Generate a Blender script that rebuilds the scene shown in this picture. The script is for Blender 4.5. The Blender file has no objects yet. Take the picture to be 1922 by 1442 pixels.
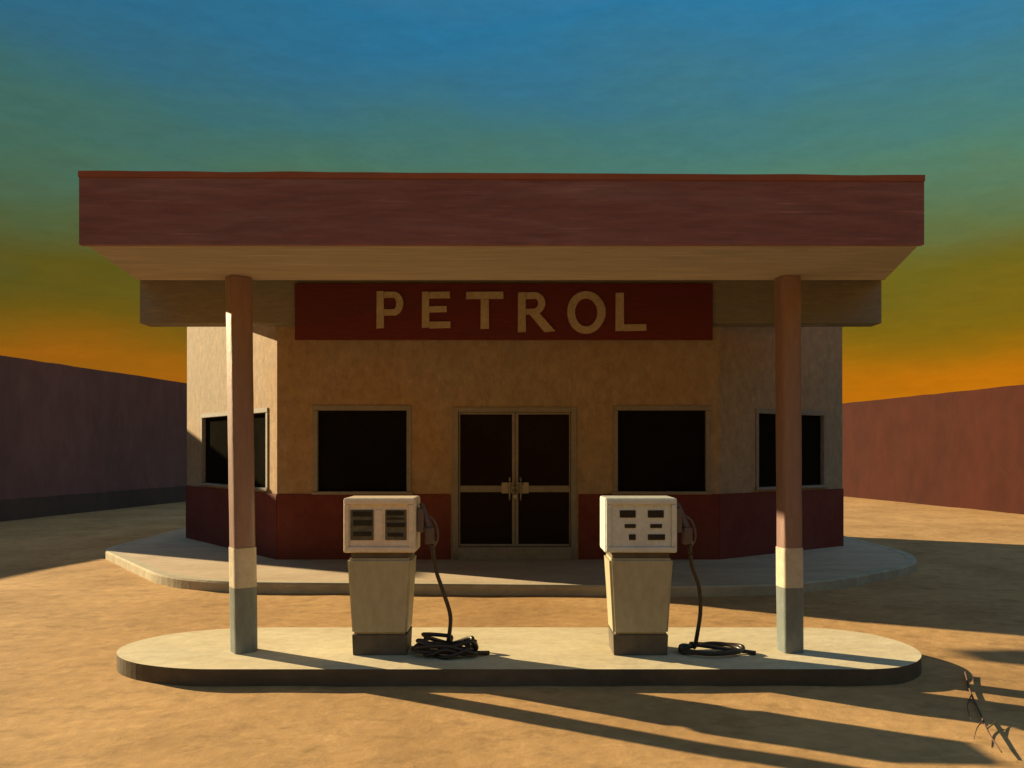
import bpy, bmesh, math, random
from mathutils import Vector, Matrix, noise
random.seed(7)
S = bpy.context.scene
C = S.collection
R = math.radians

# ------------------------------------------------------------------ camera
EYE, F = 1.8, 1500.0                      # eye height (m), focal length in photo pixels
cam = bpy.data.objects.new('camera', bpy.data.cameras.new('camera'))
C.objects.link(cam)
cam.location = (0, 0, EYE)
cam.rotation_euler = (R(90), 0, 0)
cam.data.lens = 36 * F / 1922
cam.data.sensor_width = 36
cam.data.shift_y = 126 / 1922
cam.data.clip_start = 0.1
cam.data.clip_end = 1500
S.camera = cam

# ------------------------------------------------------------------ sun and sky
SUN_EL, SUN_BACK = R(19.0), R(28)         # low sun from the left, a little behind the station
sdir = Vector((-math.cos(SUN_BACK) * math.cos(SUN_EL), math.sin(SUN_BACK) * math.cos(SUN_EL), math.sin(SUN_EL)))
sl = bpy.data.lights.new('sun', 'SUN')
sl.energy = 4.8
sl.angle = R(0.6)
sl.color = (1.0, 0.78, 0.44)
so = bpy.data.objects.new('sun', sl)
C.objects.link(so)
so.rotation_euler = (-sdir).to_track_quat('-Z', 'Y').to_euler()

S.view_settings.view_transform = 'Standard'
S.view_settings.look = 'None'
S.view_settings.exposure = 1.3
S.view_settings.gamma = 1
S.view_settings.use_curve_mapping = False


def lin(r, g, b):
    return tuple(((c / 255) / 12.92 if c <= 10 else ((c / 255 + .055) / 1.055) ** 2.4) for c in (r, g, b))


W = bpy.data.worlds.new('World')
S.world = W
W.use_nodes = True
nt = W.node_tree
for n in list(nt.nodes):
    nt.nodes.remove(n)
N = lambda t: nt.nodes.new(t)
L = nt.links.new
out = N('ShaderNodeOutputWorld')
bg = N('ShaderNodeBackground')
bg.inputs['Strength'].default_value = 0.1
sky = N('ShaderNodeTexSky')
sky.sky_type = 'NISHITA'
sky.sun_disc = False
sky.sun_elevation = SUN_EL
sky.sun_rotation = R(-62)
tc = N('ShaderNodeTexCoord')
sep = N('ShaderNodeSeparateXYZ')
L(tc.outputs['Generated'], sep.inputs[0])
# soft uneven colour bands: elevation nudged by stretched noise
mp = N('ShaderNodeMapping')
mp.inputs['Scale'].default_value = (1.6, 1.6, 6.0)
L(tc.outputs['Generated'], mp.inputs[0])
nz = N('ShaderNodeTexNoise')
nz.inputs['Scale'].default_value = 2.2
nz.inputs['Detail'].default_value = 5
nz.inputs['Roughness'].default_value = .5
L(mp.outputs[0], nz.inputs['Vector'])
m1 = N('ShaderNodeMath'); m1.operation = 'MULTIPLY_ADD'
m1.inputs[1].default_value = .12
L(nz.outputs['Fac'], m1.inputs[0]); L(sep.outputs['Z'], m1.inputs[2])
m2 = N('ShaderNodeMath'); m2.operation = 'SUBTRACT'; m2.inputs[1].default_value = .06
L(m1.outputs[0], m2.inputs[0])
ramp = N('ShaderNodeValToRGB')
L(m2.outputs[0], ramp.inputs[0])
EXPO = 2 ** 1.3
stops = [(0.0, (190, 114, 12)), (0.075, (174, 102, 5)), (0.115, (140, 96, 7)), (0.15, (116, 92, 12)), (0.19, (100, 90, 22)),
         (0.255, (88, 104, 62)), (0.31, (76, 116, 96)), (0.36, (66, 114, 112)), (0.42, (54, 112, 136)), (0.48, (42, 114, 152)), (1.0, (142, 154, 168))]
cr = ramp.color_ramp
cr.elements[0].position = stops[0][0]; cr.elements[1].position = 1.0
for p, c in stops[1:-1]:
    cr.elements.new(p)
for e, (p, c) in zip(cr.elements, stops):
    e.position = p
    e.color = (*lin(*c), 1)
# a finer grain and a slightly lighter side towards +X
n2 = N('ShaderNodeTexNoise'); n2.inputs['Scale'].default_value = 14; n2.inputs['Detail'].default_value = 8; n2.inputs['Roughness'].default_value = .75
L(mp.outputs[0], n2.inputs['Vector'])
mr = N('ShaderNodeMapRange')
mr.inputs['From Min'].default_value = .3; mr.inputs['From Max'].default_value = .7
mr.inputs['To Min'].default_value = .92; mr.inputs['To Max'].default_value = 1.08
L(n2.outputs['Fac'], mr.inputs['Value'])
mx = N('ShaderNodeMapRange')
mx.inputs['From Min'].default_value = -.6; mx.inputs['From Max'].default_value = .6
mx.inputs['To Min'].default_value = 7.8 / EXPO; mx.inputs['To Max'].default_value = 12.6 / EXPO
L(sep.outputs['X'], mx.inputs['Value'])
mm = N('ShaderNodeMath'); mm.operation = 'MULTIPLY'
L(mr.outputs[0], mm.inputs[0]); L(mx.outputs[0], mm.inputs[1])
sc_ = N('ShaderNodeVectorMath'); sc_.operation = 'SCALE'
L(ramp.outputs[0], sc_.inputs[0]); L(mm.outputs[0], sc_.inputs['Scale'])
mix = N('ShaderNodeMix'); mix.data_type = 'RGBA'
mix.inputs['Factor'].default_value = .998
L(sky.outputs[0], mix.inputs[6]); L(sc_.outputs[0], mix.inputs[7])
L(mix.outputs[2], bg.inputs['Color'])
L(bg.outputs[0], out.inputs['Surface'])


# ------------------------------------------------------------------ materials
TONE = .69      # overall lightness of every paint and plaster


def mat(name, c1, c2=None, scale=1.2, rough=.8, bump=.25, bscale=14, stretch=(1, 1, 1), spec=.25, c3=None, fine=.12, metallic=0, dist=.01, strokes=None):
    """Paint laid on by hand: two colours mixed by large noise, a finer value grain, stroke-like relief."""
    m = bpy.data.materials.new(name)
    m.use_nodes = True
    t = m.node_tree
    b = t.nodes['Principled BSDF']
    b.inputs['Roughness'].default_value = rough
    b.inputs['Specular IOR Level'].default_value = spec
    b.inputs['Metallic'].default_value = metallic
    l = t.links.new
    c2 = c2 or c1
    c1, c2 = [tuple(v * TONE for v in c) for c in (c1, c2)]
    if c3: c3 = tuple(v * TONE for v in c3)
    co = t.nodes.new('ShaderNodeTexCoord')
    mpn = t.nodes.new('ShaderNodeMapping')
    mpn.inputs['Scale'].default_value = stretch
    l(co.outputs['Object'], mpn.inputs[0])
    a = t.nodes.new('ShaderNodeTexNoise')
    a.inputs['Scale'].default_value = scale; a.inputs['Detail'].default_value = 6; a.inputs['Roughness'].default_value = .6
    a.inputs['Distortion'].default_value = .6
    l(mpn.outputs[0], a.inputs['Vector'])
    r = t.nodes.new('ShaderNodeValToRGB')
    r.color_ramp.elements[0].position = .36; r.color_ramp.elements[1].position = .64
    r.color_ramp.elements[0].color = (*c1, 1); r.color_ramp.elements[1].color = (*c2, 1)
    if c3:
        e = r.color_ramp.elements.new(.5); e.color = (*c3, 1)
    l(a.outputs['Fac'], r.inputs[0])
    f = t.nodes.new('ShaderNodeTexNoise')
    f.inputs['Scale'].default_value = bscale; f.inputs['Detail'].default_value = 7; f.inputs['Roughness'].default_value = .62
    f.inputs['Distortion'].default_value = .25
    l(mpn.outputs[0], f.inputs['Vector'])
    k = t.nodes.new('ShaderNodeMapRange')
    k.inputs['From Min'].default_value = .3; k.inputs['From Max'].default_value = .7
    k.inputs['To Min'].default_value = 1 - fine; k.inputs['To Max'].default_value = 1 + fine
    l(f.outputs['Fac'], k.inputs['Value'])
    v = t.nodes.new('ShaderNodeVectorMath'); v.operation = 'SCALE'
    l(r.outputs[0], v.inputs[0]); l(k.outputs[0], v.inputs['Scale'])
    src = v.outputs[0]
    for q, (sx, sy, sz, lo, gain) in enumerate(strokes or ()):
        # thin worn streaks where the brush ran dry
        m2_ = t.nodes.new('ShaderNodeMapping'); m2_.inputs['Scale'].default_value = (sx, sy, sz)
        m2_.inputs['Rotation'].default_value = (0, .25 * (q - .5), 0)
        m2_.inputs['Location'].default_value = (3.1 * q, 1.7 * q, .9 * q)
        l(co.outputs['Object'], m2_.inputs[0])
        w = t.nodes.new('ShaderNodeTexNoise'); w.inputs['Scale'].default_value = 1; w.inputs['Detail'].default_value = 4; w.inputs['Roughness'].default_value = .7
        l(m2_.outputs[0], w.inputs['Vector'])
        kk = t.nodes.new('ShaderNodeMapRange')
        kk.inputs['From Min'].default_value = lo; kk.inputs['From Max'].default_value = lo + .1
        kk.inputs['To Min'].default_value = 1; kk.inputs['To Max'].default_value = gain
        l(w.outputs['Fac'], kk.inputs['Value'])
        vv = t.nodes.new('ShaderNodeVectorMath'); vv.operation = 'SCALE'
        l(src, vv.inputs[0]); l(kk.outputs[0], vv.inputs['Scale'])
        src = vv.outputs[0]
    l(src, b.inputs['Base Color'])
    if bump:
        bu = t.nodes.new('ShaderNodeBump')
        bu.inputs['Strength'].default_value = bump
        bu.inputs['Distance'].default_value = dist
        l(f.outputs['Fac'], bu.inputs['Height'])
        l(bu.outputs[0], b.inputs['Normal'])
    return m


M = {}
M['sand'] = mat('sandy_ground', (.52, .31, .135), (.68, .42, .19), .6, .95, .4, 7, (1, 1, 1), .1, fine=.14, dist=.015, strokes=((2.6, 4.2, 3, .54, .80), (5, 9, 5, .56, 1.14), (.35, .5, 1, .52, .90)))
M['concrete'] = mat('pale_island_concrete', (.76, .65, .44), (.87, .77, .54), 1.4, .9, .5, 12, (.6, 1, 1), .15, fine=.12)
M['pavement'] = mat('pavement_concrete', (.62, .47, .34), (.74, .59, .43), 1.2, .9, .5, 10, (.5, 1.6, 1), .15)
M['kerbface'] = mat('shade_toned_kerb_face', (.13, .105, .07), (.20, .16, .11), 1.2, .9, .5, 12, (.6, 1, 1), .15)
M['kerb'] = mat('kerb_concrete', (.52, .46, .34), (.68, .60, .44), 1.6, .9, .5, 12, (.5, 1.6, 1), .15)
M['stucco'] = mat('tan_stucco', (.52, .335, .185), (.44, .36, .26), .35, .85, .5, 9, (1, 1, .7), .25, c3=(.50, .365, .245), fine=.18, dist=.015, strokes=((5, 5, 26, .62, 1.4), (26, 26, 4, .60, 1.4), (14, 14, 14, .60, .75)))
M['band'] = mat('tan_beam_paint', (.38, .30, .20), (.31, .29, .23), .5, .8, .5, 9, (.5, 1, 2.5), .25, strokes=((1.5, 3, 34, .60, 1.45), (2.2, 3, 45, .62, .7), (9, 9, 9, .66, 1.3)))
M['soffit'] = mat('tan_soffit_paint', (.47, .385, .30), (.41, .355, .30), .6, .8, .5, 9, (.25, 1.8, 2), .25, fine=.14, strokes=((1.2, 22, 3, .58, 1.3), (1.6, 30, 3, .60, .75)))
M['red'] = mat('dark_red_paint', (.20, .040, .030), (.25, .065, .05), .8, .75, .4, 9, (1, 1, 1), .25, strokes=((20, 20, 3, .62, 1.25),))
M['signred'] = mat('sign_red_paint', (.20, .022, .016), (.15, .03, .024), .5, .7, .5, 10, (.4, 1, 3), .3, strokes=((2, 3, 40, .62, 1.5),))
M['maroon'] = mat('maroon_fascia_paint', (.29, .15, .155), (.25, .135, .135), .7, .7, .55, 8, (.35, 1, 2.8), .3, c3=(.26, .105, .105), fine=.2, strokes=((1.5, 3, 34, .60, 1.45), (2.2, 3, 45, .62, .7), (9, 9, 9, .66, 1.3)))
M['lit_edge'] = mat('fascia_lit_edge_paint', (.30, .085, .045), (.36, .11, .05), .8, .6, .4, 8, (.4, 1, 1), .3)
M['column'] = mat('column_brown_paint', (.31, .175, .145), (.25, .14, .125), 1.5, .42, .5, 16, (1.4, 1.4, .35), .75)
M['white'] = mat('white_band_paint', (.62, .54, .42), (.72, .64, .5), 3, .4, .5, 16, (1, 1, 1), .6)
M['teal'] = mat('grey_teal_base_paint', (.16, .20, .20), (.22, .26, .26), 4, .42, .6, 20, (1, 1, .5), .7)
M['frame'] = mat('taupe_frame_paint', (.40, .36, .32), (.34, .31, .28), 3, .7, .4, 20)
M['glass'] = mat('dark_window_glass', (.012, .011, .008), (.018, .016, .012), 1, .9, .0, 5, spec=0)
M['doorglass'] = mat('dark_door_glass', (.022, .013, .010), (.030, .019, .015), 1, .8, .25, 7, spec=.05)
M['letter'] = mat('cream_letter_paint', (.66, .52, .33), (.56, .44, .28), 3, .75, .5, 20, fine=.15)
M['pumpcream'] = mat('cream_pump_enamel', (.98, .84, .68), (1.02, .90, .75), 3, .38, .35, 22, spec=.6)
M['pumpgrey'] = mat('grey_pump_enamel', (.76, .80, .78), (.88, .92, .88), 3, .38, .35, 22, spec=.6)
M['olive'] = mat('olive_cabinet_enamel', (.50, .455, .31), (.57, .52, .36), 2.5, .4, .35, 16, (1, 1, .5), .6)
M['dark_foot'] = mat('dark_foot_and_neck_enamel', (.13, .11, .085), (.18, .15, .115), 4, .7, .3, 16)
M['black'] = mat('black_display', (.018, .017, .013), (.035, .032, .024), 10, .5, .2, 30)
M['greydisp'] = mat('grey_display_glass', (.10, .095, .075), (.18, .165, .13), 12, .45, .2, 30, spec=.3)
M['rubber'] = mat('black_hose_rubber', (.035, .026, .02), (.05, .038, .03), 8, .38, .3, 30, spec=.5)
M['nozzle'] = mat('dull_nozzle_metal', (.13, .09, .085), (.18, .125, .115), 6, .45, .3, 20, spec=.5)
M['steel'] = mat('dull_steel', (.42, .38, .33), (.36, .33, .28), 8, .4, .3, 30, spec=.5, metallic=.4)
M['purplewall'] = mat('purple_brown_wall', (.27, .15, .145), (.21, .125, .125), .25, .9, .6, 2.2, (1, 1, .5), .15, fine=.14, dist=.05, strokes=((6, 6, .9, .60, 1.25),))
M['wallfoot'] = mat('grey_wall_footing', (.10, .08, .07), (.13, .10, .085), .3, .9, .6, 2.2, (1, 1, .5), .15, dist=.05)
M['redwall'] = mat('brick_red_wall', (.066, .0165, .010), (.054, .0155, .011), .22, .9, .5, 1.6, (1, 1, .6), .12, fine=.16, dist=.04)
M['roof'] = mat('grey_roof_felt', (.12, .11, .1), (.16, .15, .13), 1, .9)
M['twig'] = mat('dry_bark', (.13, .075, .055), (.20, .12, .09), 10, .8, .5, 30)


# ------------------------------------------------------------------ helpers
def X(px, d): return (px - 961) * d / F
def Z(py, d): return EYE - (py - 847) * d / F


def link(name, bm, m, parent=None, smooth=False, loc=None):
    me = bpy.data.meshes.new(name)
    bmesh.ops.recalc_face_normals(bm, faces=bm.faces[:])
    bm.to_mesh(me); bm.free()
    if smooth:
        for p in me.polygons: p.use_smooth = True
    me.materials.append(M[m])
    o = bpy.data.objects.new(name, me)
    C.objects.link(o)
    if parent: o.parent = parent
    if loc: o.location = loc
    return o


def empty(name, loc, label, cat, group=None):
    o = bpy.data.objects.new(name, None)
    C.objects.link(o)
    o.location = loc
    o['label'] = label; o['category'] = cat
    if group: o['group'] = group
    return o


def box(bm, x0, x1, y0, y1, z0, z1, bev=0):
    vs = [bm.verts.new(p) for p in ((x0, y0, z0), (x1, y0, z0), (x1, y1, z0), (x0, y1, z0), (x0, y0, z1), (x1, y0, z1), (x1, y1, z1), (x0, y1, z1))]
    fs = [bm.faces.new([vs[i] for i in q]) for q in ((0, 3, 2, 1), (4, 5, 6, 7), (0, 1, 5, 4), (1, 2, 6, 5), (2, 3, 7, 6), (3, 0, 4, 7))]
    if bev:
        es = list({e for f in fs for e in f.edges})
        bmesh.ops.bevel(bm, geom=es, offset=bev, segments=2, affect='EDGES', profile=.6)


def bx(*a, **k):
    bm = bmesh.new(); box(bm, *a, **k); return bm


def prism(bm, pts, z0, z1, bev=0):
    """Extrude a plan outline; z may be numbers or lists (one value a corner)."""
    n = len(pts)
    za = z0 if isinstance(z0, (list, tuple)) else [z0] * n
    zb = z1 if isinstance(z1, (list, tuple)) else [z1] * n
    a = [bm.verts.new((p[0], p[1], z)) for p, z in zip(pts, za)]
    b = [bm.verts.new((p[0], p[1], z)) for p, z in zip(pts, zb)]
    bm.faces.new(a[::-1]); top = bm.faces.new(b)
    for i in range(n):
        bm.faces.new((a[i], a[(i + 1) % n], b[(i + 1) % n], b[i]))
    if bev:
        bmesh.ops.bevel(bm, geom=list(top.edges), offset=bev, segments=3, affect='EDGES', profile=.5)


def cr_spline(pts, n=8):
    P = [Vector(p) for p in pts]
    P = [P[0] * 2 - P[1]] + P + [P[-1] * 2 - P[-2]]
    o = []
    for i in range(1, len(P) - 2):
        a, b, c, d = P[i - 1:i + 3]
        for k in range(n):
            t = k / n
            o.append(.5 * ((2 * b) + (c - a) * t + (2 * a - 5 * b + 4 * c - d) * t * t + (3 * b - a - 3 * c + d) * t ** 3))
    o.append(P[-2])
    return o


def tube(bm, pts, r, sides=8, taper=None):
    rings = []
    up = Vector((0, 0, 1))
    for i, p in enumerate(pts):
        t = (pts[min(i + 1, len(pts) - 1)] - pts[max(i - 1, 0)]).normalized()
        u = t.cross(up)
        if u.length < .1: u = t.cross(Vector((0, 1, 0)))
        u.normalize(); v = u.cross(t)
        rr = r if taper is None else r + (taper - r) * i / (len(pts) - 1)
        rings.append([bm.verts.new(p + (u * math.cos(2 * math.pi * k / sides) + v * math.sin(2 * math.pi * k / sides)) * rr) for k in range(sides)])
    for a, b in zip(rings, rings[1:]):
        for k in range(sides):
            bm.faces.new((a[k], a[(k + 1) % sides], b[(k + 1) % sides], b[k]))
    bm.faces.new(rings[0][::-1]); bm.faces.new(rings[-1])


def structure(o, label=None):
    o['kind'] = 'structure'
    if label: o['label'] = label
    return o


# ------------------------------------------------------------------ ground, pavement, island
bm = bmesh.new()
xs = [-400, -120, -40] + [-20 + i * .25 for i in range(161)] + [40, 120, 400]
ys = [-150, -30, -5] + [i * .25 for i in range(0, 121)] + [45, 90, 200, 600]
gv = [[bm.verts.new((x, y, (.014 * (noise.noise(Vector((x * .7, y * .7, 3))) + .6 * noise.noise(Vector((x * 2.1, y * 2.1, 9)))) - .012 if abs(x) < 19 and 1 < y < 29 else -.012))) for x in xs] for y in ys]
for j in range(len(ys) - 1):
    for i in range(len(xs) - 1):
        bm.faces.new((gv[j][i], gv[j][i + 1], gv[j + 1][i + 1], gv[j + 1][i]))
structure(link('ground', bm, 'sand', smooth=True), 'sandy orange forecourt ground around the petrol station')

FL = .12


def rounded(pts, r=.5, n=14):
    out = []
    m = len(pts)
    for i in range(m):
        p = Vector(pts[i][:2]); a = Vector(pts[i - 1][:2]); b = Vector(pts[(i + 1) % m][:2])
        rr = pts[i][2] if len(pts[i]) > 2 else r
        u = p + (a - p).normalized() * rr; v = p + (b - p).normalized() * rr
        for k in range(n + 1):
            t = k / n
            out.append(tuple((1 - t) ** 2 * u + 2 * t * (1 - t) * p + t * t * v))
    return out


def inset(pts, d):
    out = []
    m = len(pts)
    for i in range(m):
        a = Vector(pts[i - 1]); p = Vector(pts[i]); b = Vector(pts[(i + 1) % m])
        e = (p - a).normalized() + (b - p).normalized()
        nrm = Vector((-e.y, e.x)).normalized()
        out.append(tuple(p + nrm * d))
    return out


# pavement round the building, counter-clockwise
pave = rounded([(-4.35, 10.25, 1.2), (3.5, 9.85, 1.6), (6.6, 12.3, 1.5), (6.6, 19.2, .5), (-7.2, 19.2, .5), (-7.05, 13.7, .5)])
bm = bmesh.new(); prism(bm, inset(pave, .16), -.06, FL + .001)
structure(link('pavement', bm, 'pavement'), 'raised concrete pavement around the station building')
bm = bmesh.new()
outer = pave; inner = inset(pave, .158)
n = len(outer)
ov = [[bm.verts.new((*p, z)) for p in q] for q, z in ((outer, -.06), (outer, FL - .02), (inset(pave, .02), FL + .004), (inner, FL + .004), (inner, -.06))]
for r0, r1 in zip(ov, ov[1:]):
    for i in range(n):
        bm.faces.new((r0[i], r0[(i + 1) % n], r1[(i + 1) % n], r1[i]))
structure(link('kerb', bm, 'kerb'), 'pale concrete kerb along the edge of the pavement')

isl = []
cx0, cx1, yf, yb = -2.30, 2.72, 6.16, 7.62
ym, ry = (yf + yb) / 2, (yb - yf) / 2
for k in range(41):
    a = -math.pi / 2 + math.pi * k / 40
    isl.append((cx1 + .72 * math.cos(a), ym + ry * math.sin(a)))
for k in range(41):
    a = math.pi / 2 + math.pi * k / 40
    isl.append((cx0 + 1.05 * math.cos(a), ym + ry * math.sin(a)))
isl = [(x, y + .012 * noise.noise(Vector((x * 3, y * 3, 1)))) for x, y in isl]
bm = bmesh.new(); prism(bm, isl, -.06, FL, bev=.02)
io = link('pump_island', bm, 'concrete')
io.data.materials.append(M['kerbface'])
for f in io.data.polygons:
    if abs(f.normal.z) < .3: f.material_index = 1  # side faces coloured darker to paint in the shade on the kerb front
structure(io, 'raised pale concrete island with rounded ends under the pumps')

# ------------------------------------------------------------------ boundary walls
def wall_run(name, pts, th, side, m, parent):
    """pts: (x, y, height) along the inner face; thickness laid outwards."""
    bm = bmesh.new()
    for (x0, y0, h0), (x1, y1, h1) in zip(pts, pts[1:]):
        d = Vector((x1 - x0, y1 - y0)).normalized(); nn = Vector((-d.y, d.x)) * th * side
        K = max(2, int(Vector((x1 - x0, y1 - y0)).length / .6))
        prev = None
        for k in range(K + 1):
            t = k / K
            x = x0 + (x1 - x0) * t; y = y0 + (y1 - y0) * t
            h = h0 + (h1 - h0) * t + .025 * noise.noise(Vector((x, y * 1.3, 5)))
            ring = [bm.verts.new(p) for p in ((x, y, -.1), (x, y, h), (x + nn.x, y + nn.y, h), (x + nn.x, y + nn.y, -.1))]
            if prev:
                for q in range(4):
                    bm.faces.new((prev[q], prev[(q + 1) % 4], ring[(q + 1) % 4], ring[q]))
            else:
                bm.faces.new(ring)
            prev = ring
        bm.faces.new(prev[::-1])
    return link(name, bm, m, parent)


WL = empty('boundary_wall', (-12.2, 19, 0), 'tall dark purple brown wall left of the station, in shadow', 'wall', 'boundary walls')
HL = EYE + .12 * 20.5
def lw(y): return -13.13 + (y - 20.5) * .163
o = wall_run('wall_panel', [(lw(20.2), 20.2, HL), (lw(62), 62, HL)], .35, 1, 'purplewall', WL)
o.matrix_parent_inverse = Matrix.Translation((12.2, -19, 0))
o = wall_run('wall_panel', [(lw(17.2), 17.2, HL + .7), (lw(20.18), 20.18, HL + .7)], .35, 1, 'purplewall', WL)  # unseen taller stretch, added to shade the lower left chamfer
o.matrix_parent_inverse = Matrix.Translation((12.2, -19, 0))
o = wall_run('wall_panel', [(lw(-6), -6, 2.65), (lw(17.18), 17.18, 2.65)], .35, 1, 'purplewall', WL)  # unseen lower stretch, height shaped to cast the far-left ground shadow
o.matrix_parent_inverse = Matrix.Translation((12.2, -19, 0))
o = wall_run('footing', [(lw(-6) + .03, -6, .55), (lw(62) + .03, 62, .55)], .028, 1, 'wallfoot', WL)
o.matrix_parent_inverse = Matrix.Translation((12.2, -19, 0))

WR = empty('boundary_wall', (14.7, 22.9, 0), 'brick red wall right of the station with sunlit ground at its foot', 'wall', 'boundary walls')
def rw(y): return 14.67 - (y - 22.9) * .153
o = wall_run('wall_panel', [(rw(-6), -6, 3.71), (rw(70), 70, 3.71)], .35, -1, 'redwall', WR)
o.matrix_parent_inverse = Matrix.Translation((-14.7, -22.9, 0))

# ------------------------------------------------------------------ station building
DB = 12.4
OX, OY = 0.0, DB
B = empty('petrol_station', (0, DB, FL), 'tan stucco petrol station with dark red base and chamfered corners', 'building')
INV = Matrix.Translation((0, -DB, -FL))
def part(name, bm, m, parent=None, smooth=False):
    o = link(name, bm, m, parent or B, smooth)
    if parent is None: o.matrix_parent_inverse = INV
    return o

TOPZ = 4.42
LF, LB = Vector((X(520, DB), DB)), Vector((X(351, 15.5), 15.5))
RF, RB = Vector((X(1350, DB), DB)), Vector((X(1581, 14.2), 14.2))
BACK = 17.6


def facade(bm, p0, p1, z0, z1, ops, depth=.13):
    """A wall face from p0 to p1 (seen from outside, left to right) with real openings and reveals."""
    d = (p1 - p0); Lh = d.length; d.normalize(); inn = Vector((-d.y, d.x))
    us = sorted({0, Lh, *[u for o in ops for u in o[:2]]}); vs = sorted({z0, z1, *[v for o in ops for v in o[2:]]})
    def pt(u, v, w=0): q = p0 + d * u + inn * w; return bm.verts.new((q.x, q.y, v))
    for a, b in zip(us, us[1:]):
        for c, e in zip(vs, vs[1:]):
            if any(o[0] <= a and b <= o[1] and o[2] <= c and e <= o[3] for o in ops): continue
            bm.faces.new((pt(a, c), pt(b, c), pt(b, e), pt(a, e)))
    for u0, u1, v0, v1 in ops:
        for q in (((u0, v0), (u1, v0)), ((u1, v0), (u1, v1)), ((u1, v1), (u0, v1)), ((u0, v1), (u0, v0))):
            (a, b), (c, e) = q
            bm.faces.new((pt(a, b), pt(c, e), pt(c, e, depth), pt(a, b, depth)))
        bm.faces.new((pt(u0, v0, depth), pt(u1, v0, depth), pt(u1, v1, depth), pt(u0, v1, depth)))


ZB, ZT = Z(926, DB), Z(767, DB)                 # window sill and head heights
fw_ = lambda px: X(px, DB) - LF.x               # along the front face
front_ops = [(fw_(590), fw_(770), ZB, ZT), (fw_(1153), fw_(1331), ZB, ZT), (fw_(850), fw_(1082), FL, ZT + .02)]


def hit(p0, p1, px):
    """Distance along a face at which the sight line through a photo column meets it."""
    k = (px - 961) / F
    d = p1 - p0
    t = (k * p0.y - p0.x) / (d.x - k * d.y)
    return t * d.length
lch = (LF - LB); rch = (RB - RF)
lop = [(hit(LB, LF, 379), hit(LB, LF, 503), ZB + .04, ZT - .02)]
rop = [(hit(RF, RB, 1419), hit(RF, RB, 1548), ZB + .04, ZT - .02)]

bm = bmesh.new()
facade(bm, LF, RF, FL - .05, TOPZ, front_ops)
facade(bm, LB, LF, FL - .05, TOPZ, lop)
facade(bm, RF, RB, FL - .05, TOPZ, rop)
facade(bm, RB, Vector((RB.x, BACK)), FL - .05, TOPZ, [])
facade(bm, Vector((RB.x, BACK)), Vector((LB.x, BACK)), FL - .05, TOPZ, [])
facade(bm, Vector((LB.x, BACK)), LB, FL - .05, TOPZ, [])
bmesh.ops.remove_doubles(bm, verts=bm.verts[:], dist=1e-5)
part('wall', bm, 'stucco')
bm = bmesh.new()
prism(bm, [tuple(LF), tuple(RF), tuple(RB), (RB.x, BACK), (LB.x, BACK), tuple(LB)], TOPZ + .002, TOPZ + .16)
part('roof', bm, 'roof')


def slab(bm, p0, p1, u0, u1, z0, z1, out0, out1, bev=0):
    """A board on a face: from u0 to u1 along it, out0..out1 proud of it."""
    d = (p1 - p0).normalized(); o = Vector((d.y, -d.x))
    q = [p0 + d * u0 + o * out0, p0 + d * u0 + o * out1, p0 + d * u1 + o * out1, p0 + d * u1 + o * out0]
    a = [bm.verts.new((v.x, v.y, z0)) for v in q]; b = [bm.verts.new((v.x, v.y, z1)) for v in q]
    fs = [bm.faces.new(a[::-1]), bm.faces.new(b)] + [bm.faces.new((a[i], a[(i + 1) % 4], b[(i + 1) % 4], b[i])) for i in range(4)]
    if bev:
        bmesh.ops.bevel(bm, geom=list({e for f in fs for e in f.edges}), offset=bev, segments=2, affect='EDGES')


RZ = ZB - .012
Lfr = (RF - LF).length
for (a, b, u0, u1) in ((LF, RF, .002, fw_(846)), (LF, RF, fw_(1086), Lfr - .002), (LB, LF, -.01, lch.length + .018), (RF, RB, -.018, rch.length + .01)):
    bm = bmesh.new(); slab(bm, a, b, u0, u1, FL - .04, RZ if a in (LF,) else RZ, -.004, .022, .006)
    part('base_panel', bm, 'red')


def window(p0, p1, op, fr=.075):
    u0, u1, z0, z1 = op
    w = part('window', (lambda bm: (slab(bm, p0, p1, u0 - .02, u1 + .02, z1 - .03, z1 + .05, -.05, .022, .008), bm)[1])(bmesh.new()), 'frame')
    def sub(name, m, *a):
        bm = bmesh.new(); slab(bm, p0, p1, *a); o = link(name, bm, m, w); return o
    sub('frame', 'frame', u0 - .02, u0 + fr - .02, z0 + .03, z1 - .032, -.05, .02, .006)
    sub('frame', 'frame', u1 - fr + .02, u1 + .02, z0 + .03, z1 - .032, -.05, .02, .006)
    sub('sill', 'frame', u0 - .04, u1 + .04, z0 - .02, z0 + .028, -.05, .045, .008)
    sub('pane', 'glass', u0 + fr - .03, u1 - fr + .03, z0 + .02, z1 - .02, -.075, -.06)
    w.name = 'window'
    return w


window(LF, RF, front_ops[0]); window(LF, RF, front_ops[1])
window(LB, LF, lop[0]); window(RF, RB, rop[0])

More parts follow.
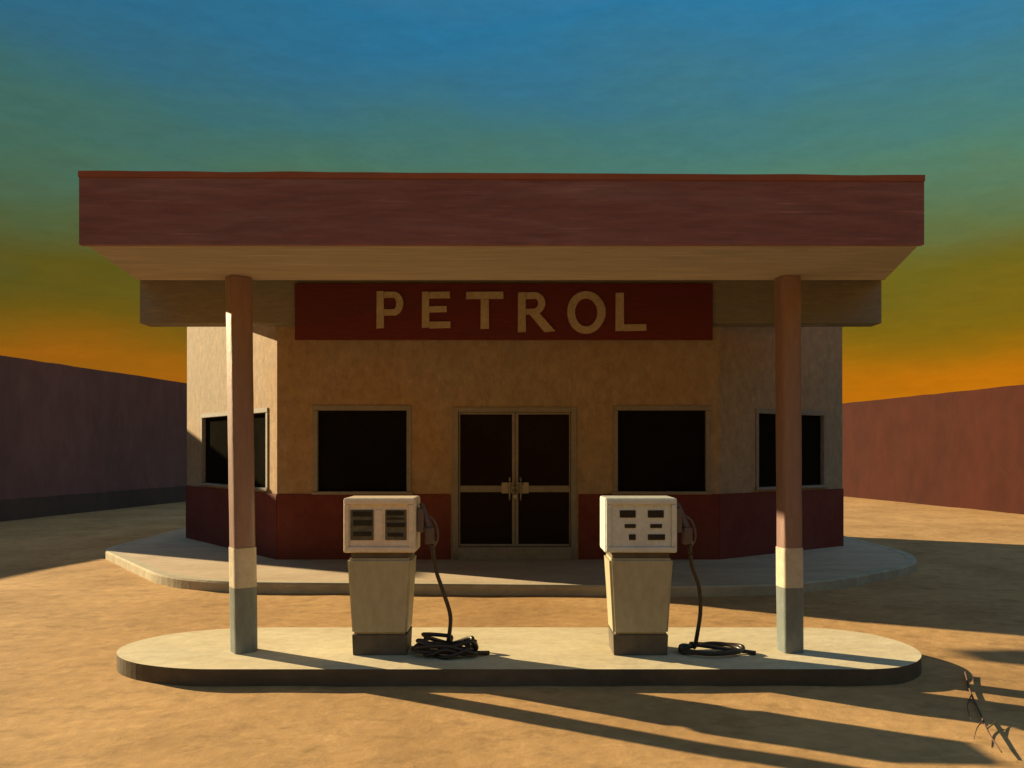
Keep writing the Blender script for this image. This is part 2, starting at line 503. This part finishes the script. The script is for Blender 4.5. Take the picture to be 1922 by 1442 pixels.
# double door: frame, two leaves with two panes each, pull handles and a chained lock
dx0, dxm, dx1 = X(850, DB), X(967, DB), X(1082, DB)
dz1 = ZT + .02
for (a, b, c, e) in ((dx0, dx0 + .085, FL, dz1), (dx1 - .085, dx1, FL, dz1), (dx0 + .087, dx1 - .087, dz1 - .075, dz1)):
    part('door_frame', bx(a, b, DB - .025, DB + .11, c, e, bev=.006), 'frame')
part('threshold', bx(dx0 + .088, dx1 - .088, DB - .10, DB + .12, FL, FL + .2, bev=.01), 'frame')
railz = Z(918, DB)
for s, (a, b) in ((-1, (dx0 + .09, dxm - .004)), (1, (dxm + .004, dx1 - .09))):
    z0, z1 = FL + .205, dz1 - .08
    st = .045
    bm = bmesh.new()
    m0, m1 = (st * .5, st) if s < 0 else (st, st * .5)
    box(bm, a, a + m0, DB + .02, DB + .07, z0, z1, .004)
    box(bm, b - m1, b, DB + .02, DB + .07, z0, z1, .004)
    box(bm, a + m0 + .001, b - m1 - .001, DB + .024, DB + .066, z1 - .03, z1 - .001)
    box(bm, a + m0 + .001, b - m1 - .001, DB + .024, DB + .066, z0 + .001, z0 + .03)
    box(bm, a + m0 + .001, b - m1 - .001, DB + .018, DB + .066, railz - .05, railz + .05, .004)
    leaf = part('door', bm, 'frame')
    for q0, q1 in ((z0 + .02, railz - .04), (railz + .04, z1 - .02)):
        link('pane', bx(a + m0 - .004, b - m1 + .004, DB + .04, DB + .05, q0, q1), 'doorglass', leaf)
    bm = bmesh.new()
    hx = dxm + s * .085
    tube(bm, cr_spline([(hx, DB + .02, railz - .17), (hx, DB - .05, railz - .15), (hx, DB - .06, railz), (hx, DB - .05, railz + .16), (hx, DB + .02, railz + .18)], 4), .016, 6)
    link('handle', bm, 'steel', leaf, True)
    link('kick_plate', bx(dxm + s * .02 if s > 0 else dxm - .21, dxm + .21 if s > 0 else dxm - .02, DB + .008, DB + .017, railz - .07, railz + .1, bev=.003), 'steel', leaf)
bm = bmesh.new()
ch = [(dxm - .09, DB - .065, railz + .03), (dxm - .03, DB - .09, railz - .05), (dxm + .02, DB - .095, railz - .07), (dxm + .09, DB - .065, railz + .05),
      (dxm + .1, DB - .04, railz + .08), (dxm + .02, DB - .085, railz + .02), (dxm - .08, DB - .05, railz + .08)]
tube(bm, cr_spline(ch, 5), .014, 6)
box(bm, dxm - .035, dxm + .035, DB - .13, DB - .095, railz - .15, railz - .07, .01)
part('door_chain', bm, 'steel', None, True)

# long beam across the top of the front
DBM = 12.04
bxl, bxr = X(262, DBM), X(1655, DBM)
zb0, zb1 = Z(607, DBM), Z(527, DBM)
bm = bmesh.new(); box(bm, bxl, bxr, DBM, DB - .004, zb0, TOPZ + .12, bev=.012)
part('front_beam', bm, 'band')
for x_ in (LF.x - 1.2, RF.x + 1.1):
    part('beam_bracket', bx(x_, x_ + .12, DB + .001, DB + 1.6, zb0 + .25, zb0 + .45), 'band')

# ------------------------------------------------------------------ sign with letters
SGY = DBM - .055
sx0, sx1, sz0, sz1 = X(553, SGY), X(1338, SGY), Z(638, SGY), Z(532, SGY)
SG = empty('station_sign', ((sx0 + sx1) / 2, SGY, sz0), 'long dark red sign reading PETROL in cream letters above the door', 'sign')
SINV = Matrix.Translation((-(sx0 + sx1) / 2, -SGY, -sz0))
o = link('sign_board', bx(sx0, sx1, SGY, DBM - .003, sz0, sz1, bev=.008), 'signred', SG); o.matrix_parent_inverse = SINV


def stroke_poly(bm, pts, y0, y1):
    n = len(pts)
    a = [bm.verts.new((x, y0, z)) for x, z in pts]; b = [bm.verts.new((x, y1, z)) for x, z in pts]
    bm.faces.new(a); bm.faces.new(b[::-1])
    for i in range(n): bm.faces.new((a[i], b[i], b[(i + 1) % n], a[(i + 1) % n]))


def ring(bm, cx, cz, rx, rz, t, y0, y1, a0=0, a1=360, n=28):
    pr = None
    full = a1 - a0 >= 360
    first = None
    for k in range(n + 1):
        if full and k == n: cur = first
        else:
            a = R(a0 + (a1 - a0) * k / n); c, s = math.cos(a), math.sin(a)
            wob = 1 + .02 * math.sin(3 * a + 1)
            cur = [bm.verts.new(p) for p in ((cx + rx * c * wob, y0, cz + rz * s), (cx + (rx - t) * c, y0, cz + (rz - t * .9) * s), (cx + (rx - t) * c, y1, cz + (rz - t * .9) * s), (cx + rx * c * wob, y1, cz + rz * s))]
        if pr:
            for q in range(4): bm.faces.new((pr[q], pr[(q + 1) % 4], cur[(q + 1) % 4], cur[q]))
        elif not full: bm.faces.new(cur)
        first = first or cur
        pr = cur
    if not full: bm.faces.new(pr[::-1])


U = SGY / F                                      # metres per photo pixel on the sign
LETTERS = {
    'P': (707, 617, [('b', 0, 14, 0, 70), ('b', 14, 36, 57, 69), ('b', 14, 36, 24, 36), ('arc', 32, 46.5, 18, 22.5, 13, -90, 90)]),
    'E': (792, 617, [('b', 0, 14, 1, 69), ('b', 14, 53, 56, 69), ('b', 14, 47, 30, 42), ('b', 14, 54, 0, 13)]),
    'T': (875, 618, [('b', 0, 70, 56, 70), ('b', 27, 43, 0, 56)]),
    'R': (972, 624, [('b', 0, 15, 0, 75), ('b', 15, 34, 62, 75), ('b', 15, 34, 33, 44), ('arc', 31, 54, 20, 21, 13, -90, 90), ('q', ((20, 36), (38, 38), (70, 2), (50, 0)))]),
    'O': (1065, 626, [('arc', 35, 39, 36, 40, 15, 0, 360)]),
    'L': (1155, 622, [('b', 0, 16, 0, 72), ('b', 16, 58, 0, 13)]),
}
for ch_, (px, py, parts_) in LETTERS.items():
    bm = bmesh.new()
    ox, oz = X(px, SGY), Z(py, SGY)
    y0, y1 = SGY - .022, SGY - .001
    for i, p in enumerate(parts_):
        e = .0012 * i
        if p[0] == 'b':
            a, b, c, d = [v * U for v in p[1:]]
            stroke_poly(bm, [(ox + a, oz + c), (ox + b, oz + c + .006), (ox + b - .004, oz + d), (ox + a + .003, oz + d - .004)], y0 - e, y1)
        elif p[0] == 'arc':
            ring(bm, ox + p[1] * U, oz + p[2] * U, p[3] * U, p[4] * U, p[5] * U, y0 - e, y1, p[6], p[7])
        else:
            stroke_poly(bm, [(ox + a * U, oz + b * U) for a, b in p[1]], y0 - e, y1)
    o = link('letter', bm, 'letter', SG); o.matrix_parent_inverse = SINV
    o['label'] = 'cream letter ' + ch_

# ------------------------------------------------------------------ canopy
DF, DM = 5.6, 6.8
CZ = Z(460, DF)
cl = [(X(156, DF), DF), (X(258, DM), DM), (X(262, DBM - .006), DBM - .006)]
cr_ = [(X(1731, DF), DF), (X(1661, DM), DM), (X(1655, DBM - .006), DBM - .006)]
zlo = [CZ, CZ + .002, Z(528, DBM)]
zhi = [Z(325, DF), Z(325, DF) + .02, TOPZ + .26]
CN = empty('canopy', (0, 6.7, CZ), 'flat canopy with deep maroon fascia and tan underside over the pumps', 'canopy')
CINV = Matrix.Translation((0, -6.7, -CZ))


def cpart(name, bm, m):
    o = link(name, bm, m, CN); o.matrix_parent_inverse = CINV; return o


# soffit: two flat stretches, each a thin slab
TH = .05
for i in (0, 1):
    i0 = .05 if i == 0 else .002
    a, b, c, d = cl[i], cr_[i], cr_[i + 1], cl[i + 1]
    ins = .0
    bm = bmesh.new()
    prism(bm, [(a[0] + ins, a[1] + i0), (b[0] - ins, b[1] + i0), (c[0] - ins, c[1]), (d[0] + ins, d[1])],
          [zlo[i] + .012] * 2 + [zlo[i + 1] + .012] * 2, [zlo[i] + .012 + TH] * 2 + [zlo[i + 1] + .012 + TH] * 2)
    cpart('soffit', bm, 'soffit')
    bm = bmesh.new()
    prism(bm, [(a[0] + ins, a[1] + i0), (b[0] - ins, b[1] + i0), (c[0] - ins, c[1]), (d[0] + ins, d[1])],
          [zhi[i] - .09] * 2 + [zhi[i + 1] - .09] * 2, [zhi[i] - .02] * 2 + [zhi[i + 1] - .02] * 2)
    cpart('roof_deck', bm, 'roof')
# front fascia: seven boards butted end to end would not read; one long folded board with a brighter strip painting in its lit top edge
def seg_board(p, q, zl0, zl1, zh0, zh1, th, sgn):
    d = (Vector(q) - Vector(p)).normalized(); nn = Vector((-d.y, d.x)) * th * sgn
    bm = bmesh.new()
    prism(bm, [p, q, (q[0] + nn.x, q[1] + nn.y), (p[0] + nn.x, p[1] + nn.y)], [zl0, zl1, zl1, zl0], [zh0, zh1, zh1, zh0])
    return bm
zt = Z(334, DF)
bm = bmesh.new()
K = 40
xa, xb = X(150, DF), X(1733, DF)
pr = None
for k in range(K + 1):
    t = k / K; x = xa + (xb - xa) * t
    e = .005 * noise.noise(Vector((x * 1.7, 0, 0)))
    g = [bm.verts.new(v) for v in ((x, DF - .012 + e, CZ + .003 * noise.noise(Vector((x * 2, 4, 0)))), (x, DF + .035, CZ), (x, DF + .035, zt - .03 * t), (x, DF - .012 + e * .5, zt - .03 * t))]
    if pr:
        for q in range(4): bm.faces.new((pr[q], pr[(q + 1) % 4], g[(q + 1) % 4], g[q]))
    else: bm.faces.new(g)
    pr = g
bm.faces.new(pr[::-1])
cpart('fascia', bm, 'maroon')
bm = bmesh.new()
pr = None
for k in range(K + 1):
    t = k / K; x = xa - .004 + (xb - xa + .008) * t
    e = .006 * noise.noise(Vector((x * 2.3, 7, 0)))
    z0 = zt - .03 * t + .001; z1 = z0 + .042 + e
    g = [bm.verts.new(v) for v in ((x, DF - .018, z0), (x, DF + .06, z0), (x, DF + .06, z1), (x, DF - .018, z1))]
    if pr:
        for q in range(4): bm.faces.new((pr[q], pr[(q + 1) % 4], g[(q + 1) % 4], g[q]))
    else: bm.faces.new(g)
    pr = g
bm.faces.new(pr[::-1])
cpart('fascia_lit_edge', bm, 'lit_edge')
for side, ln in ((1, cl), (-1, cr_)):
    for i in (0, 1):
        p, q = ln[i], ln[i + 1]
        if i == 0: p = (p[0], p[1] + .037)
        cpart('side_fascia', seg_board(p, q, zlo[i] + .066, zlo[i + 1] + .066, zhi[i] - .01, zhi[i + 1] - .01, -.033, side), 'maroon')

# ------------------------------------------------------------------ columns
DC = 6.72


def column(px_top, px_bot, rad, turn, label):
    x0, x1 = X(px_bot, DC), X(px_top, DC)
    c = empty('canopy_column', (x0, DC, FL), label, 'column', 'columns holding up the canopy')
    H = CZ + .01 - FL
    lean = (x1 - x0) / H
    def cyl(name, z0, z1, r0, r1, m, n=48, wob=.0022):
        bm = bmesh.new()
        K = max(3, int((z1 - z0) / .12))
        pr = None
        for k in range(K + 1):
            t = k / K; z = z0 + (z1 - z0) * t
            rr = r0 + (r1 - r0) * t
            g = []
            for i in range(n):
                a = 2 * math.pi * i / n
                q = (abs(math.cos(a - turn)) ** 5.5 + abs(math.sin(a - turn)) ** 5.5) ** (-1 / 5.5)
                r = rr * q + wob * noise.noise(Vector((math.cos(a) * 2, math.sin(a) * 2 + px_bot, z * 4)))
                g.append(bm.verts.new((r * math.cos(a) + lean * z, r * math.sin(a), z)))
            if pr:
                for i in range(n): bm.faces.new((pr[i], pr[(i + 1) % n], g[(i + 1) % n], g[i]))
            else: bm.faces.new([bm.verts.new(v.co) for v in g[::-1]])
            pr = g
        bm.faces.new([bm.verts.new(v.co) for v in pr])
        return link(name, bm, m, c, True)
    za = Z(1101, DC) - FL; zb = Z(1027, DC) - FL
    cyl('shaft', zb + .001, H, rad * .97, rad, 'column')
    cyl('white_band', za + .001, zb, rad * 1.04, rad * 1.03, 'white')
    cyl('painted_foot', 0, za, rad * 1.02, rad * 1.04, 'teal')
    bm = bmesh.new()
    return c


column(448, 458, .093, R(37), 'soft edged brown canopy column with white band, standing left of the cream headed pump')
column(1478, 1483, .087, R(9), 'soft edged brown canopy column with white band, standing right of the grey headed pump')

# ------------------------------------------------------------------ pumps
def taper_box(bm, w0, d0, z0, w1, d1, z1, bev=.02, xo=0):
    v = [bm.verts.new(p) for p in ((-w0 / 2, -d0 / 2, z0), (w0 / 2, -d0 / 2, z0), (w0 / 2, d0 / 2, z0), (-w0 / 2, d0 / 2, z0),
                                   (-w1 / 2 + xo, -d1 / 2, z1), (w1 / 2 + xo, -d1 / 2, z1), (w1 / 2 + xo, d1 / 2, z1), (-w1 / 2 + xo, d1 / 2, z1))]
    fs = [bm.faces.new([v[i] for i in q]) for q in ((0, 3, 2, 1), (4, 5, 6, 7), (0, 1, 5, 4), (1, 2, 6, 5), (2, 3, 7, 6), (3, 0, 4, 7))]
    if bev: bmesh.ops.bevel(bm, geom=list({e for f in fs for e in f.edges}), offset=bev, segments=3, affect='EDGES')


def pump(px, head_m, kind, label, head_w, hose_pts, coil):
    D = 6.74
    x = X(px, 6.56)
    p = empty('fuel_pump', (x, D, FL), label, 'fuel pump', 'fuel pumps on the island')
    hw = head_w / 2; hd = .19
    z0h, z1h = .845, 1.295
    bm = bmesh.new(); taper_box(bm, .440, .336, .0, .452, .346, .17, .004); link('dark_foot', bm, 'dark_foot', p)  # foot of the cabinet coloured dark to stand for the column's shadow
    bm = bmesh.new(); taper_box(bm, .452, .346, .171, .525, .40, .80, .02); link('cabinet', bm, 'olive', p)
    bm = bmesh.new(); taper_box(bm, .47, .34, .801, .47, .34, z0h - .001, 0); link('neck', bm, 'dark_foot', p)
    hb = bmesh.new(); box(hb, -hw, hw, -hd, hd, z0h, z1h, bev=.018)
    head = link('pump_head', hb, head_m, p)
    # raised bezel round a recessed face
    yb_ = -hd
    for (a, b, c, d) in ((-hw + .012, hw - .012, z1h - .05, z1h - .012), (-hw + .012, hw - .012, z0h + .012, z0h + .05), (-hw + .012, -hw + .05, z0h + .052, z1h - .052), (hw - .05, hw - .012, z0h + .052, z1h - .052)):
        link('bezel', bx(a, b, yb_ - .02, yb_ + .004, c, d, bev=.005), head_m, head)
    cz = (z0h + z1h) / 2
    if kind == 'grey':
        for ix, (xa_, xb_) in enumerate(((-.175, -.045), (.055, .185))):
            for iz, (q0, q1, t0, t1) in enumerate(((.065, .125, 0, 0), (-.02, .012, .04 if ix == 0 else .02, -.015), (-.118, -.072, .075 if ix == 0 else 0, .01))):
                o = link('display', bx(xa_ + t0, xb_ + (t1 if ix else 0), yb_ - .008, yb_ + .004, cz + q0, cz + q1, bev=.003), 'black', head)
                if ix and iz == 2: pass
    else:
        for ix, (xa_, xb_) in enumerate(((-.235, -.045), (.05, .225))):
            dsp = link('display', bx(xa_, xb_, yb_ - .006, yb_ + .004, cz - .12, cz + .13, bev=.003), 'greydisp', head)
            rows = ((.075, .115), (.0, .045), (-.085, -.05)) if ix == 0 else ((.085, .118), (.05, .062), (-.012, .022), (-.09, -.06))
            for q0, q1 in rows:
                o = link('display_row', bx(xa_ + .012 + random.random() * .02, xb_ - .012 - random.random() * .015, yb_ - .012, yb_ - .0062, cz + q0, cz + q1), 'black', head)
        link('divider', bx(-.035, .03, yb_ - .008, yb_ + .004, cz - .11, cz + .13, bev=.003), head_m, head)
    # holster, nozzle and hose on the right-hand side
    bm = bmesh.new(); box(bm, hw + .001, hw + .06, -.10, .06, z0h + .16, z0h + .36, bev=.012)
    link('holster', bm, 'nozzle', p)
    nz_ = bmesh.new()
    tube(nz_, cr_spline([(hw + .03, -.02, z0h + .40), (hw + .055, -.03, z0h + .33), (hw + .10, -.05, z0h + .20), (hw + .125, -.06, z0h + .06)], 4), .018, 8, .040)
    tube(nz_, cr_spline([(hw + .05, -.03, z0h + .32), (hw + .145, -.06, z0h + .25), (hw + .175, -.07, z0h + .12), (hw + .14, -.062, z0h + .04)], 4), .011, 6)
    box(nz_, hw + .07, hw + .145, -.10, -.03, z0h + .06, z0h + .2, bev=.012)
    link('nozzle', nz_, 'nozzle', p, True)
    bm = bmesh.new()
    pts = [(hw + .125, -.06, z0h + .07)] + hose_pts + coil
    tube(bm, cr_spline(pts, 7), .0175, 8)
    link('hose', bm, 'rubber', p, True)
    return p


def loops(cx, cy, rx, ry, n, turns, jit, h, seed, a0=90):
    rnd = random.Random(seed)
    o = []
    tot = int(turns * n)
    for k in range(tot):
        a = R(a0) + 2 * math.pi * k / n
        s = 1 + rnd.uniform(-jit, jit)
        o.append((cx + rx * s * math.cos(a) + rnd.uniform(-jit, jit) * .08, cy + ry * s * math.sin(a), .022 + h * (rnd.random() ** 1.5)))
    return o


hw = .30
pump(712, 'pumpcream', 'cream', 'fuel pump with cream head and smudged dials, hose heaped beside it', .59,
     [(.45, -.06, .70), (.51, -.07, .52), (.575, -.07, .30), (.56, -.09, .10)],
     loops(.555, -.14, .24, .15, 8, 4.6, .28, .13, 5) + [(.80, -.20, .03), (.90, -.16, .02)])
pump(1203, 'pumpgrey', 'grey', 'fuel pump with grey head and six dark dials, hose in one ring beside it', .595,
     [(.445, -.06, .72), (.50, -.07, .55), (.515, -.07, .35), (.49, -.04, .12)],
     [(.48, .0, .03)] + loops(.60, -.10, .25, .15, 10, 2.1, .05, .03, 3, 120) + [(.95, -.16, .018)])

# ------------------------------------------------------------------ dry branch on the ground at right
tw = empty('dry_branch', (3.2, 5.4, 0), 'thin dry forked branch lying on the ground near the right edge', 'branch')
def g(px, py, h=0.02):
    d = F * (EYE - h) / (py - 847); return Vector((X(px, d), d, h)) - Vector((3.2, 5.4, 0))
bm = bmesh.new()
tube(bm, cr_spline([g(1812, 1262, .02), g(1822, 1300, .012), g(1838, 1335, .012), g(1853, 1370, .02), g(1868, 1395, .02), g(1880, 1412, .02)], 5), .008, 6, .004)
link('stem', bm, 'twig', tw, True)
for pts in ([g(1824, 1303, .025), g(1816, 1325, .02), g(1822, 1350, .02)], [g(1853, 1368, .02), g(1866, 1358, .012), g(1872, 1352, .012)],
            [g(1846, 1352, .025), g(1834, 1366, .02), g(1828, 1388, .02)]):
    bm = bmesh.new(); tube(bm, cr_spline(pts, 4), .005, 5, .002); link('side_twig', bm, 'twig', tw, True)
